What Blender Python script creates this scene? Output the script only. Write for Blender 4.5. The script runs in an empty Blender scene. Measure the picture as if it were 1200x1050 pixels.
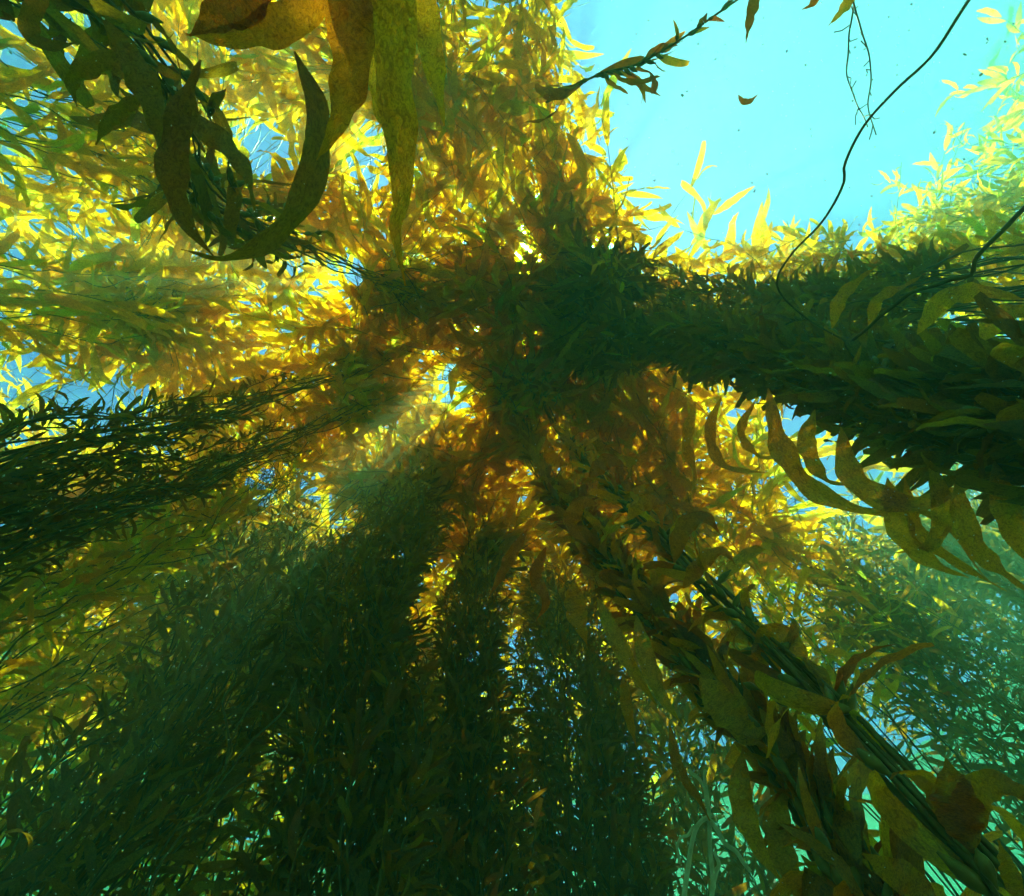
import bpy, math, random, time
import numpy as np
from mathutils import Vector, Matrix
from mathutils.bvhtree import BVHTree

T0 = time.time()
rng = np.random.default_rng(11)
random.seed(11)
sc = bpy.context.scene
COL = sc.collection

# ------------------------------------------------------------------ camera
FPX = 620.0                                   # focal length in photo pixels (photo is 1200 x 1050)
TILT = math.radians(12.3)                     # lens axis off the vertical: the diver looks almost straight up
CAM = np.array([0.0, 0.0, 0.0])
cam_d = bpy.data.cameras.new("camera")
cam_d.sensor_width = 36.0
cam_d.lens = FPX / 1200.0 * 36.0
cam_d.clip_start = 0.02
cam_d.clip_end = 400.0
cam = bpy.data.objects.new("camera", cam_d)
cam.rotation_euler = (math.pi - TILT, 0, 0)
COL.objects.link(cam)
sc.camera = cam
FWD = np.array([0, math.sin(TILT), math.cos(TILT)])
UPV = np.array([0, -math.cos(TILT), math.sin(TILT)])
RGT = np.array([1.0, 0, 0])

def ray(px, py):
    d = FWD * FPX + RGT * (px - 600.0) - UPV * (py - 525.0)
    return d / np.linalg.norm(d)

def at(px, py, D=None, z=None, r=None):
    """pixel -> point: at horizontal distance D, at height z, or at range r"""
    d = ray(px, py)
    if D is not None:
        return CAM + d * (D / math.hypot(d[0], d[1]))
    if z is not None:
        return CAM + d * (z / d[2])
    return CAM + d * r

def project(P):
    P = np.asarray(P) - CAM
    zf = P @ FWD
    zf = np.where(zf < 0.02, 0.02, zf)
    return 600 + FPX * (P @ RGT) / zf, 525 - FPX * (P @ UPV) / zf, P @ FWD

# ------------------------------------------------------------------ sky, sun, exposure
SUN_DIR = ray(640, 338)                       # towards the sun, a little off the zenith
elev = math.asin(SUN_DIR[2])
azim = math.atan2(SUN_DIR[0], SUN_DIR[1])
world = bpy.data.worlds.new("World")
sc.world = world
world.use_nodes = True
nt = world.node_tree
nt.nodes.clear()
sky = nt.nodes.new("ShaderNodeTexSky")
sky.sky_type = 'NISHITA'
sky.sun_disc = False
sky.sun_elevation = elev
sky.sun_rotation = azim
sky.ozone_density = 6.0
sky.dust_density = 0.3
sky.air_density = 0.5
bg = nt.nodes.new("ShaderNodeBackground")
bg.inputs[1].default_value = 0.06
wo = nt.nodes.new("ShaderNodeOutputWorld")
nt.links.new(sky.outputs[0], bg.inputs[0])
nt.links.new(bg.outputs[0], wo.inputs[0])

sun_d = bpy.data.lights.new("sun", 'SUN')
sun_d.energy = 5.0
sun_d.angle = math.radians(0.6)
sun_d.color = (1.0, 0.86, 0.62)
sun = bpy.data.objects.new("sun", sun_d)
sun.rotation_euler = Vector(-SUN_DIR).to_track_quat('-Z', 'Y').to_euler()
sun.location = (0, 0, 30)
COL.objects.link(sun)

sc.view_settings.view_transform = 'Standard'
sc.view_settings.look = 'None'
sc.view_settings.gamma = 1.0
sc.view_settings.exposure = 3.2
sc.cycles.max_bounces = 6
sc.cycles.diffuse_bounces = 4
sc.cycles.glossy_bounces = 2
sc.cycles.transmission_bounces = 4
sc.cycles.volume_bounces = 1
sc.cycles.transparent_max_bounces = 12
sc.cycles.use_denoising = True
sc.cycles.use_adaptive_sampling = True
sc.cycles.adaptive_threshold = 0.025
sc.cycles.use_light_tree = False
sc.cycles.sample_clamp_indirect = 6.0
sc.cycles.caustics_reflective = False
sc.cycles.caustics_refractive = False

# ------------------------------------------------------------------ materials
def mat(name):
    m = bpy.data.materials.new(name)
    m.use_nodes = True
    m.node_tree.nodes.clear()
    return m, m.node_tree

def N(t, kind, **kw):
    n = t.nodes.new(kind)
    for k, v in kw.items():
        if k.startswith('i_'):
            n.inputs[k[2:].replace('_', ' ')].default_value = v
        else:
            setattr(n, k, v)
    return n

def ramp(t, stops, fac):
    r = t.nodes.new("ShaderNodeValToRGB")
    els = r.color_ramp.elements
    while len(els) < len(stops):
        els.new(0.5)
    for e, (p, c) in zip(els, stops):
        e.position = p
        e.color = (*c, 1)
    t.links.new(fac, r.inputs[0])
    return r.outputs[0]

def blade_material(name, trans, diff, mixt, gloss=0.03, clear=0.3):
    """thin kelp blade: brown when lit from the viewer's side, golden when light comes through"""
    m, t = mat(name)
    L = t.links.new
    uv = N(t, "ShaderNodeUVMap", uv_map="UVMap")
    att = N(t, "ShaderNodeAttribute", attribute_name="tint")
    mp = N(t, "ShaderNodeMapping")
    mp.inputs['Scale'].default_value = (2.2, 9.0, 1)
    L(uv.outputs[0], mp.inputs[0])
    off = N(t, "ShaderNodeVectorMath", operation='ADD')
    L(mp.outputs[0], off.inputs[0]); L(att.outputs['Fac'], off.inputs[1])
    wr = N(t, "ShaderNodeTexNoise", i_Scale=2.6, i_Detail=4.0, i_Distortion=1.6)
    L(off.outputs[0], wr.inputs['Vector'])
    sp = N(t, "ShaderNodeTexNoise", i_Scale=14.0, i_Detail=2.0)
    L(off.outputs[0], sp.inputs['Vector'])
    ctr = ramp(t, trans, att.outputs['Fac'])
    cdf = ramp(t, diff, att.outputs['Fac'])
    sf = ramp(t, [(0.0, (0.45, 0.42, 0.4)), (0.36, (0.7, 0.68, 0.62)), (0.5, (1, 1, 1)), (1, (1.1, 1.1, 1.1))], sp.outputs['Fac'])
    wf = ramp(t, [(0.30, (0.5, 0.44, 0.36)), (0.58, (1, 1, 1))], wr.outputs['Fac'])
    m1 = N(t, "ShaderNodeMixRGB", blend_type='MULTIPLY'); m1.inputs[0].default_value = 1
    L(sf, m1.inputs[1]); L(wf, m1.inputs[2])
    m2 = N(t, "ShaderNodeMixRGB", blend_type='MULTIPLY'); m2.inputs[0].default_value = 1
    L(ctr, m2.inputs[1]); L(m1.outputs[0], m2.inputs[2])
    m3 = N(t, "ShaderNodeMixRGB", blend_type='MULTIPLY'); m3.inputs[0].default_value = 0.6
    L(cdf, m3.inputs[1]); L(m1.outputs[0], m3.inputs[2])
    bp = N(t, "ShaderNodeBump", i_Strength=0.55, i_Distance=0.006)
    L(wr.outputs['Fac'], bp.inputs['Height'])
    di = N(t, "ShaderNodeBsdfDiffuse"); tr = N(t, "ShaderNodeBsdfTranslucent")
    gl = N(t, "ShaderNodeBsdfGlossy", i_Roughness=0.38)
    gl.inputs['Color'].default_value = (0.8, 0.85, 0.8, 1)
    L(m3.outputs[0], di.inputs[0]); L(m2.outputs[0], tr.inputs[0])
    for b in (di, tr, gl):
        L(bp.outputs[0], b.inputs['Normal'])
    a = N(t, "ShaderNodeMixShader"); a.inputs[0].default_value = mixt
    L(di.outputs[0], a.inputs[1]); L(tr.outputs[0], a.inputs[2])
    b = N(t, "ShaderNodeMixShader"); b.inputs[0].default_value = gloss
    L(a.outputs[0], b.inputs[1]); L(gl.outputs[0], b.inputs[2])
    tp = N(t, "ShaderNodeBsdfTransparent")                 # thin tissue: some light passes straight through, tinted
    L(m2.outputs[0], tp.inputs[0])
    c = N(t, "ShaderNodeMixShader"); c.inputs[0].default_value = clear
    L(b.outputs[0], c.inputs[1]); L(tp.outputs[0], c.inputs[2])
    o = N(t, "ShaderNodeOutputMaterial")
    L((c if clear > 0 else b).outputs[0], o.inputs['Surface'])
    return m

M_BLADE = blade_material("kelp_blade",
    [(0.0, (0.94, 0.49, 0.005)), (0.35, (0.97, 0.63, 0.008)), (0.75, (0.94, 0.70, 0.012)), (1.0, (0.55, 0.70, 0.05))],  # green end: the water's cast on far plants put into the colour
    [(0.0, (0.075, 0.045, 0.010)), (0.5, (0.10, 0.075, 0.014)), (1.0, (0.085, 0.085, 0.02))], 0.84)
M_OLD = blade_material("kelp_blade_old",
    [(0.0, (0.50, 0.13, 0.004)), (0.5, (0.86, 0.32, 0.007)), (1.0, (0.95, 0.50, 0.012))],
    [(0.0, (0.07, 0.032, 0.008)), (1.0, (0.12, 0.075, 0.015))], 0.84, 0.025, 0.1)

M_DARK = blade_material("kelp_blade_shaded",  # darkened copy of the blades: canopy shade put into the colour
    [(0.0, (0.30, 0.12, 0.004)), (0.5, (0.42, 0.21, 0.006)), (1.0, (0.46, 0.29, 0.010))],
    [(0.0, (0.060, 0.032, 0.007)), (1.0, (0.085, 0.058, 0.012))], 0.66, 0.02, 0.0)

def simple_material(name, c1, c2, scale, rough=0.5, bump=0.3, dist=0.004):
    m, t = mat(name)
    L = t.links.new
    g = N(t, "ShaderNodeNewGeometry")
    n = N(t, "ShaderNodeTexNoise", i_Scale=scale, i_Detail=4.0)
    L(g.outputs['Position'], n.inputs['Vector'])
    c = ramp(t, [(0.3, c1), (0.7, c2)], n.outputs['Fac'])
    bp = N(t, "ShaderNodeBump", i_Strength=bump, i_Distance=dist)
    L(n.outputs['Fac'], bp.inputs['Height'])
    p = N(t, "ShaderNodeBsdfPrincipled", i_Roughness=rough)
    p.inputs["Specular IOR Level"].default_value = 0.15
    L(c, p.inputs['Base Color']); L(bp.outputs[0], p.inputs['Normal'])
    o = N(t, "ShaderNodeOutputMaterial")
    L(p.outputs[0], o.inputs['Surface'])
    return m

M_STIPE = simple_material("kelp_stipe", (0.045, 0.032, 0.010), (0.10, 0.075, 0.020), 40.0, 0.45)
M_FLOAT = simple_material("kelp_float", (0.08, 0.055, 0.012), (0.16, 0.11, 0.025), 60.0, 0.35)
M_PALE = simple_material("dead_stipe", (0.40, 0.37, 0.22), (0.62, 0.58, 0.40), 45.0, 0.7)
M_SAND = simple_material("sand", (0.10, 0.09, 0.06), (0.18, 0.16, 0.12), 3.0, 0.9, 0.6, 0.05)
M_SPECK = simple_material("speck", (0.45, 0.45, 0.38), (0.75, 0.75, 0.68), 30.0, 0.6)
M_THREAD = simple_material("thread_weed", (0.03, 0.03, 0.015), (0.06, 0.055, 0.02), 60.0, 0.6)

# ------------------------------------------------------------------ helpers: meshes and objects
def mesh_from(name, V, F, mats, uv=None, tint=None, smooth=True):
    """V (n,3), F (m,4) quads"""
    me = bpy.data.meshes.new(name)
    V = np.asarray(V, np.float32); F = np.asarray(F, np.int32)
    m, k = F.shape
    me.vertices.add(len(V)); me.vertices.foreach_set("co", V.ravel())
    me.loops.add(m * k); me.loops.foreach_set("vertex_index", F.ravel())
    me.polygons.add(m)
    me.polygons.foreach_set("loop_start", np.arange(0, m * k, k, dtype=np.int32))
    if smooth:
        me.polygons.foreach_set("use_smooth", np.ones(m, bool))
    if uv is not None:
        l = me.uv_layers.new(name="UVMap")
        l.data.foreach_set("uv", np.asarray(uv, np.float32)[F.ravel()].ravel())
    if tint is not None:
        a = me.attributes.new("tint", 'FLOAT', 'POINT')
        a.data.foreach_set("value", np.asarray(tint, np.float32))
    me.materials.append(mats)
    me.update(calc_edges=True)
    me.validate()
    return me

def link(name, data, parent=None, mtx=None):
    o = bpy.data.objects.new(name, data)
    COL.objects.link(o)
    if parent is not None:
        o.parent = parent
    if mtx is not None:
        o.matrix_local = mtx
    return o

def tag(o, label=None, cat=None, group=None, kind=None):
    for k, v in (("label", label), ("category", cat), ("group", group), ("kind", kind)):
        if v:
            o[k] = v
    return o

def tube(P, R, k=6):
    """swept tube along polyline P with radius R (scalar or array): V, F quads"""
    P = np.asarray(P, float); n = len(P)
    R = np.broadcast_to(np.asarray(R, float), (n,))
    T = np.gradient(P, axis=0); T /= np.linalg.norm(T, axis=1, keepdims=True) + 1e-9
    ref = np.array([0.31, 0.55, 0.77]) if abs(T.mean(0) @ np.array([0.31, 0.55, 0.77])) < 0.8 else np.array([0.9, -0.4, 0.1])
    A = np.cross(T, ref); A /= np.linalg.norm(A, axis=1, keepdims=True) + 1e-9
    B = np.cross(T, A)
    th = np.arange(k) * 2 * math.pi / k
    V = P[:, None, :] + R[:, None, None] * (np.cos(th)[None, :, None] * A[:, None, :] + np.sin(th)[None, :, None] * B[:, None, :])
    i = np.arange(n - 1)[:, None] * k; j = np.arange(k)[None, :]; j2 = (j + 1) % k
    F = np.stack([i + j, i + j2, i + k + j2, i + k + j], -1).reshape(-1, 4)
    return V.reshape(-1, 3), F

def spline(pts, n):
    """Catmull-Rom through pts, n samples evenly spaced"""
    P = np.asarray(pts, float)
    if len(P) == 2:
        return P[0] + np.linspace(0, 1, n)[:, None] * (P[1] - P[0])
    Q = np.vstack([2 * P[0] - P[1], P, 2 * P[-1] - P[-2]])
    out = []
    for i in range(len(P) - 1):
        t = np.linspace(0, 1, 24, endpoint=False)[:, None]
        a, b, c, d = Q[i], Q[i + 1], Q[i + 2], Q[i + 3]
        out.append(0.5 * (2 * b + (c - a) * t + (2 * a - 5 * b + 4 * c - d) * t ** 2 + (3 * b - a - 3 * c + d) * t ** 3))
    S = np.vstack(out + [P[-1:]])
    s = np.r_[0, np.cumsum(np.linalg.norm(np.diff(S, axis=0), axis=1))]
    u = np.linspace(0, s[-1], n)
    return np.stack([np.interp(u, s, S[:, k]) for k in range(3)], 1)

def wob(n, amp, scale, step=0.1):
    """smooth random wobble, n samples"""
    x = np.arange(n) * step
    w = np.zeros((n, 3))
    for k in range(3):
        for o in range(3):
            w[:, k] += np.sin(x * (2 * math.pi / scale) * (0.6 + o) + rng.uniform(0, 6.28)) * rng.uniform(0.3, 1) / (o + 1)
    return w * amp

# ------------------------------------------------------------------ blade templates (unit length along +X, width along Y)
NV = 28
def blade_template(seg, p):
    v = np.linspace(0, 1 - p['cut'], seg + 1)
    stem = 0.05
    w = p['w'] * np.clip(np.sin(math.pi * np.clip(v, 0, 1) ** p['sh']), 0, 1) ** 0.75
    w = np.maximum(w, np.where(v < 0.12, 0.010, 0.0))
    w[-1] = 0.003 if not p['cut'] else w[-2] * 0.7
    ang = p['c1'] * v ** 1.5 + p['c2'] * np.sin(v * math.pi * 1.6 + p['ph'])
    yaw = p['yaw'] * v ** 1.3
    dx = np.cos(ang) * np.cos(yaw); dz = np.sin(ang); dy = np.cos(ang) * np.sin(yaw)
    cx = stem + np.r_[0, np.cumsum(0.5 * (dx[1:] + dx[:-1]))] / seg
    cy = np.r_[0, np.cumsum(0.5 * (dy[1:] + dy[:-1]))] / seg
    cz = np.r_[0, np.cumsum(0.5 * (dz[1:] + dz[:-1]))] / seg
    tw = p['tw'] * v
    sx = -np.sin(yaw) * np.cos(tw); sy = np.cos(yaw) * np.cos(tw); sz = np.sin(tw)
    C = np.stack([cx, cy, cz], 1); S = np.stack([sx, sy, sz], 1)
    Nn = np.stack([-np.sin(ang), 0 * v, np.cos(ang)], 1)
    ruf = p['ruf'] * np.sin(v * p['fr'] + p['ph'])[:, None] * (w / p['w'])[:, None]
    ruf2 = p['ruf'] * np.sin(v * p['fr'] * 1.27 + p['ph'] + 2)[:, None] * (w / p['w'])[:, None]
    fold = p['fold'] * w[:, None]
    Lf = C - S * w[:, None] + Nn * (ruf + fold)
    Rt = C + S * w[:, None] + Nn * (ruf2 + fold)
    V = np.stack([Lf, C, Rt], 1).reshape(-1, 3)
    U = np.stack([np.stack([0 * v, v], 1), np.stack([0 * v + .5, v], 1), np.stack([0 * v + 1, v], 1)], 1).reshape(-1, 2)
    F = []
    for i in range(seg):
        b = i * 3
        F += [(b, b + 1, b + 4, b + 3), (b + 1, b + 2, b + 5, b + 4)]
    return V, np.array(F), U

PARAMS = []
PLAIN = np.arange(0, 20); HOOKED = np.arange(20, NV)
for i in range(NV):
    r = random.random
    c1 = random.choice((-1, 1)) * (0.15 + 1.5 * r()) if i < 20 else random.choice((-1, 1)) * (1.6 + 1.6 * r())
    PARAMS.append(dict(w=0.065 + 0.05 * r(), sh=0.6 + 0.3 * r(), c1=c1, c2=0.55 * r(),
                       ph=6.28 * r(), yaw=(r() - .5) * 0.9, tw=(r() - .5) * 2.4, ruf=0.008 + 0.016 * r(), fr=14 + 14 * r(), fold=(r() - .5) * 0.6, cut=0.0 if r() < .75 else 0.15 + .3 * r()))
HI = [blade_template(14, p) for p in PARAMS]
LO = [blade_template(5, p) for p in PARAMS]
XL = [blade_template(3, p) for p in PARAMS]
MESH_HI = {}
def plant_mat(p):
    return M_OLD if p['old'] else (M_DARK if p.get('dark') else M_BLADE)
def hi_mesh(v, m):
    key = (v, m.name)
    if key not in MESH_HI:
        V, F, U = HI[v]
        MESH_HI[key] = mesh_from("blade", V, F, m, U, np.full(len(V), (v * 0.37) % 1.0))
    return MESH_HI[key]

def float_mesh():
    x = np.linspace(-0.012, 0.062, 8)
    prof = np.array([0.0015, 0.003, 0.008, 0.0115, 0.012, 0.009, 0.005, 0.002])
    V, F = tube(np.stack([x, 0 * x, 0 * x], 1), prof, 7)
    return mesh_from("float", V, F, M_FLOAT)
FLOAT = float_mesh()

# ------------------------------------------------------------------ setting: water surface, seabed
H = 6.0
def wave_surface():
    n = 121; S = 45.0
    g = np.linspace(-1, 1, n); g = np.sign(g) * np.abs(g) ** 1.7 * S
    X, Y = np.meshgrid(g, g)
    Z = H + 0.12 + 0.035 * np.sin(X * 1.3 + Y * 0.5) + 0.03 * np.sin(X * 0.4 - Y * 1.7 + 1) + 0.02 * np.sin(2.3 * X + 1.9 * Y)
    V = np.stack([X, Y, Z], -1).reshape(-1, 3)
    i, j = np.meshgrid(np.arange(n - 1), np.arange(n - 1), indexing='ij')
    a = (i * n + j).ravel()
    F = np.stack([a, a + 1, a + n + 1, a + n], 1)
    m, t = mat("water_surface")
    L = t.links.new
    geo = N(t, "ShaderNodeNewGeometry")
    no = N(t, "ShaderNodeTexNoise", i_Scale=0.9, i_Detail=3.0, i_Distortion=0.6)
    L(geo.outputs['Position'], no.inputs['Vector'])
    bp = N(t, "ShaderNodeBump", i_Strength=0.5, i_Distance=0.12)
    L(no.outputs['Fac'], bp.inputs['Height'])
    tp = N(t, "ShaderNodeBsdfTransparent"); tp.inputs[0].default_value = (0.78, 1.0, 0.80, 1)
    rf = N(t, "ShaderNodeBsdfRefraction", i_Roughness=0.75, i_IOR=1.16)
    rf.inputs[0].default_value = (0.26, 0.9, 1.0, 1)
    L(bp.outputs[0], rf.inputs['Normal'])
    mx = N(t, "ShaderNodeMixShader"); mx.inputs[0].default_value = 0.3
    L(tp.outputs[0], mx.inputs[1]); L(rf.outputs[0], mx.inputs[2])
    fr = N(t, "ShaderNodeFresnel", i_IOR=1.33)             # seen from below: clear overhead, mirror-like towards the sides
    gl = N(t, "ShaderNodeBsdfGlossy", i_Roughness=0.12)
    L(bp.outputs[0], fr.inputs['Normal']); L(bp.outputs[0], gl.inputs['Normal'])
    m2 = N(t, "ShaderNodeMixShader")
    L(fr.outputs[0], m2.inputs[0]); L(mx.outputs[0], m2.inputs[1]); L(gl.outputs[0], m2.inputs[2])
    o = N(t, "ShaderNodeOutputMaterial"); L(m2.outputs[0], o.inputs['Surface'])
    ob = link("water_surface", mesh_from("water_surface", V, F, m))
    return tag(ob, "rippled water surface seen from below", None, None, "structure")
wave_surface()

ZB = -1.6
def seabed():
    n = 61; g = np.linspace(-40, 40, n)
    X, Y = np.meshgrid(g, g)
    Z = ZB + 0.12 * np.sin(X * 0.7 + 0.3 * Y) + 0.1 * np.sin(Y * 0.9 - 0.4 * X) - 0.1
    V = np.stack([X, Y, Z], -1).reshape(-1, 3)
    i, j = np.meshgrid(np.arange(n - 1), np.arange(n - 1), indexing='ij')
    a = (i * n + j).ravel()
    F = np.stack([a, a + 1, a + n + 1, a + n], 1)
    tag(link("seabed", mesh_from("seabed", V, F, M_SAND)), "sandy seabed below the kelp", None, None, "structure")
seabed()

# ------------------------------------------------------------------ kelp plants
PLANTS = []          # dicts with blade arrays
def new_plant(name, label, cat, group, base, nhi, old=False, floats=False):
    root = link(name, None)
    root.empty_display_size = 0.2
    root.location = base
    tag(root, label, cat, group)
    p = dict(root=root, base=np.asarray(base, float), O=[], X=[], Nn=[], L=[], var=[], tint=[], nhi=nhi, old=old, floats=floats)
    PLANTS.append(p)
    return p

def add_stipe(p, P, r0=0.006, r1=0.003, k=5, m=None, name="stipe"):
    V, F = tube(P, np.linspace(r0, r1, len(P)), k)
    link(name, mesh_from(name, V - p['base'], F, m or M_STIPE), p['root'])

def add_blades(p, O, X, Nn, L, tint=None, var=None):
    n = len(O)
    if n == 0:
        return
    X = X / (np.linalg.norm(X, axis=1, keepdims=True) + 1e-9)
    Nn = Nn - X * (Nn * X).sum(1, keepdims=True)
    Nn /= np.linalg.norm(Nn, axis=1, keepdims=True) + 1e-9
    p['O'].append(O); p['X'].append(X); p['Nn'].append(Nn); p['L'].append(L)
    p['tint'].append(rng.uniform(0, 1, n) if tint is None else tint)
    p['var'].append(rng.choice(PLAIN, n) if var is None else var)

GAPS = [(at(524, 440, z=5.8), 0.21), (at(641, 497, z=5.8), 0.15), (at(400, 607, z=5.8), 0.16), (at(312, 570, z=5.8), 0.2),
        (at(445, 185, z=5.8), 0.25), (at(500, 325, z=5.8), 0.08), (at(612, 290, z=5.8), 0.09), (at(628, 408, z=5.8), 0.07),
        (at(558, 455, z=5.8), 0.06), (at(135, 470, z=5.8), 0.35), (at(370, 570, z=5.8), 0.12)]

# the kelp-free patch of surface beside the forest edge, outlined at the height of the canopy
OPEN = np.array([at(a, b, z=5.5)[:2] for a, b in ((655, -60), (690, 90), (742, 190), (768, 285), (792, 285), (800, 180), (860, 205), (900, 255), (985, 255), (1010, 120), (1060, -60))])
def in_open(O):
    x, y = O[:, 0], O[:, 1]
    c = np.zeros(len(O), bool)
    for (x0, y0), (x1, y1) in zip(OPEN, np.roll(OPEN, -1, 0)):
        t = (y0 > y) != (y1 > y)
        c ^= t & (x < (x1 - x0) * (y - y0) / (y1 - y0 + 1e-12) + x0)
    return c & (O[:, 2] > 4.2)

def open_to_light(O):
    """False for blades that would close one of the leaning holes in the canopy"""
    ok = ~in_open(O)
    for c, gr in GAPS:
        k = O[:, 2] / c[2]
        ok &= ~((np.hypot(O[:, 0] - c[0] * k, O[:, 1] - c[1] * k) < gr * k + 0.09) & (O[:, 2] > 2.4))
        dz = (c[2] - O[:, 2]) / SUN_DIR[2]                # and along the sunbeam below the hole
        ok &= ~((np.hypot(O[:, 0] - c[0] + SUN_DIR[0] * dz, O[:, 1] - c[1] + SUN_DIR[1] * dz) < gr * 0.8 + 0.06) & (O[:, 2] > 3.4))
    return ok

TWINS = []
def kelp(label, way, n=18, R=0.12, bl=0.34, sp=0.085, out=0.9, up=0.5, trail=(0, 3.14), tl=(0.8, 2.6), ztop=(5.0, 5.85),
         zb=0.2, nhi=120, old=False, floats=False, name="giant_kelp", lean=0.05, canopy_keep=1.0, tint=(0, 1), hook=0.15, head=None, dark=None, group="giant kelp plants of the forest"):
    way = [np.asarray(w, float) for w in way]
    b = way[0]
    base = np.array([b[0] + rng.uniform(-.1, .1), b[1] + rng.uniform(-.1, .1), ZB - 0.05])
    p = new_plant(name, label, "kelp", group, base, nhi, old, floats)
    top = way[-1]
    ctr = [base] + way + ([np.array([top[0], top[1], H - 0.2])] if top[2] < H - 0.4 else [])
    C = spline(ctr, 90)
    p['top'] = C[-1].copy()
    p['head'] = int(n * 1.0) if head is None else head
    p['hr'] = 0.3 + R * 1.1
    p['dark'] = dark is not None  # column takes the blade colour with shade painted in
    if dark:
        TWINS.append((dark, C, R))
    for i in range(n):
        zt = rng.uniform(*ztop)
        Ck = C[C[:, 2] < zt]
        m = len(Ck)
        if m < 6:
            continue
        ph = rng.uniform(0, 6.28); rad = R * math.sqrt(rng.uniform(0.02, 1)); tws = rng.uniform(-2, 2)
        s = np.linspace(0, 1, m)
        grow = np.clip(s * 5, 0, 1) * (0.75 + 0.5 * s)
        off = np.stack([np.cos(ph + tws * s), np.sin(ph + tws * s), 0 * s], 1) * (rad * grow)[:, None]
        P = Ck + off + wob(m, lean, 1.7) * grow[:, None]
        ncol = m
        tlen = rng.uniform(*tl)
        if zt > H - 1.2 and tlen > 0.1:                    # the frond lies over and trails along under the surface
            az = trail[0] + rng.uniform(-1, 1) * trail[1]
            k = max(4, int(tlen / 0.09))
            hd = az + np.cumsum(rng.normal(0, 0.07, k))
            e = np.clip(np.arange(k) / 6.0, 0, 1)
            d = np.stack([np.cos(hd) * e, np.sin(hd) * e, (1 - e) * 0.9], 1) * 0.09
            Q = P[-1] + np.cumsum(d, 0)
            Q[:, 2] += np.sin(np.arange(k) * 0.35 + ph) * 0.05
            Q[:, 2] = np.minimum(Q[:, 2], H - 0.06 - 0.25 * rng.uniform(0, 1) ** 2)
            bad = np.flatnonzero(in_open(Q))
            P = np.vstack([P, Q[:bad[0]] if len(bad) else Q])
        add_stipe(p, P, 0.006, 0.0025)
        seg = np.linalg.norm(np.diff(P, axis=0), axis=1)
        S = np.r_[0, np.cumsum(seg)]
        u = np.arange(rng.uniform(0, sp), S[-1], sp)
        u = u + rng.uniform(-.4, .4, len(u)) * sp
        u = np.clip(u, 0, S[-1])
        O = np.stack([np.interp(u, S, P[:, c]) for c in range(3)], 1)
        T = np.gradient(P, axis=0); T /= np.linalg.norm(T, axis=1, keepdims=True) + 1e-9
        T = np.stack([np.interp(u, S, T[:, c]) for c in range(3)], 1)
        isc = u < S[ncol - 1]
        Cx = np.stack([np.interp(O[:, 2], C[:, 2], C[:, c]) for c in range(3)], 1)
        radial = O - Cx; radial[:, 2] = 0
        radial /= np.linalg.norm(radial, axis=1, keepdims=True) + 1e-6
        nn = len(u)
        g = rng.normal(0, 1, (nn, 3))
        Xc = radial * out * 0.6 + g * 0.5 * out + T * up
        Xt = T * 0.9 + g * 0.55 * np.array([1, 1, 0.5]) + np.array([0, 0, -0.12])
        X = np.where(isc[:, None], Xc, Xt)
        Nn = np.cross(T, X) * 0.3 + rng.normal(0, 1, (nn, 3)) * 0.8 + np.where(isc[:, None], 0, 1) * np.array([0, 0, 0.9])
        Ls = bl * rng.uniform(0.55, 1.25, nn) * np.clip(1.15 - (u / S[-1]) ** 6 * 0.7, 0.3, 1)
        keep = (O[:, 2] > zb)
        px, py, zf = project(O)
        keep &= (zf > 0.12) & (px > -330) & (px < 1530) & (py > -330) & (py < 1380)
        keep &= isc | (rng.uniform(0, 1, nn) < canopy_keep)
        keep &= open_to_light(O)
        keep &= np.linalg.norm(O, axis=1) > 0.55
        var = np.where(rng.uniform(0, 1, nn) < hook, rng.choice(HOOKED, nn), rng.choice(PLAIN, nn))
        add_blades(p, O[keep], X[keep], Nn[keep], Ls[keep], rng.uniform(*tint, keep.sum()), var[keep])
    return p

PI = math.pi
# image right = +X, image down = +Y.  trail azimuths: 0 = right, pi/2 = down, pi = left, -pi/2 = up
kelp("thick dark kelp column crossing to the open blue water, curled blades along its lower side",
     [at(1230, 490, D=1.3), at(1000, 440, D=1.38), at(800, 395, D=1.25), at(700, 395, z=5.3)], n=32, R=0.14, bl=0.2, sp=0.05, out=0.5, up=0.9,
     trail=(PI, 1.5), tl=(0.5, 2.2), nhi=300, floats=True, hook=0.35, dark="lit golden kelp top split off as its own plant, fanning out over the inner end of the thick dark column")
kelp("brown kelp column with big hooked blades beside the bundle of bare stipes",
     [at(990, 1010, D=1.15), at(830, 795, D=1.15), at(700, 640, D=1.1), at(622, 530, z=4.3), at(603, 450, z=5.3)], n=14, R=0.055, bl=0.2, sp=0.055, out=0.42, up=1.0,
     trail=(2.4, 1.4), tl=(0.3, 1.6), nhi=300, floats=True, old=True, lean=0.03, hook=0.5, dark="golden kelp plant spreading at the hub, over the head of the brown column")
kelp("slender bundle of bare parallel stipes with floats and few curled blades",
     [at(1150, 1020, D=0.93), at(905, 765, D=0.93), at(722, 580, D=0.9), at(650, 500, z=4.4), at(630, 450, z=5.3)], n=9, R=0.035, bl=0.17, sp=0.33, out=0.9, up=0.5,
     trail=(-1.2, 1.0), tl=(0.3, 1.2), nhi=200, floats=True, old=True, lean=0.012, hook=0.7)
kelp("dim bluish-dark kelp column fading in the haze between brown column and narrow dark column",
     [at(690, 1000, D=2.9), at(660, 760, D=2.8)], ztop=(3.8, 5.4), head=16, n=90, R=0.36, bl=0.15, sp=0.05, up=.3, lean=.08, trail=(1.5, 1.6), tl=(0.4, 2.0), nhi=120, dark="golden kelp plant spreading over the head of the dim hazy column")
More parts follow.
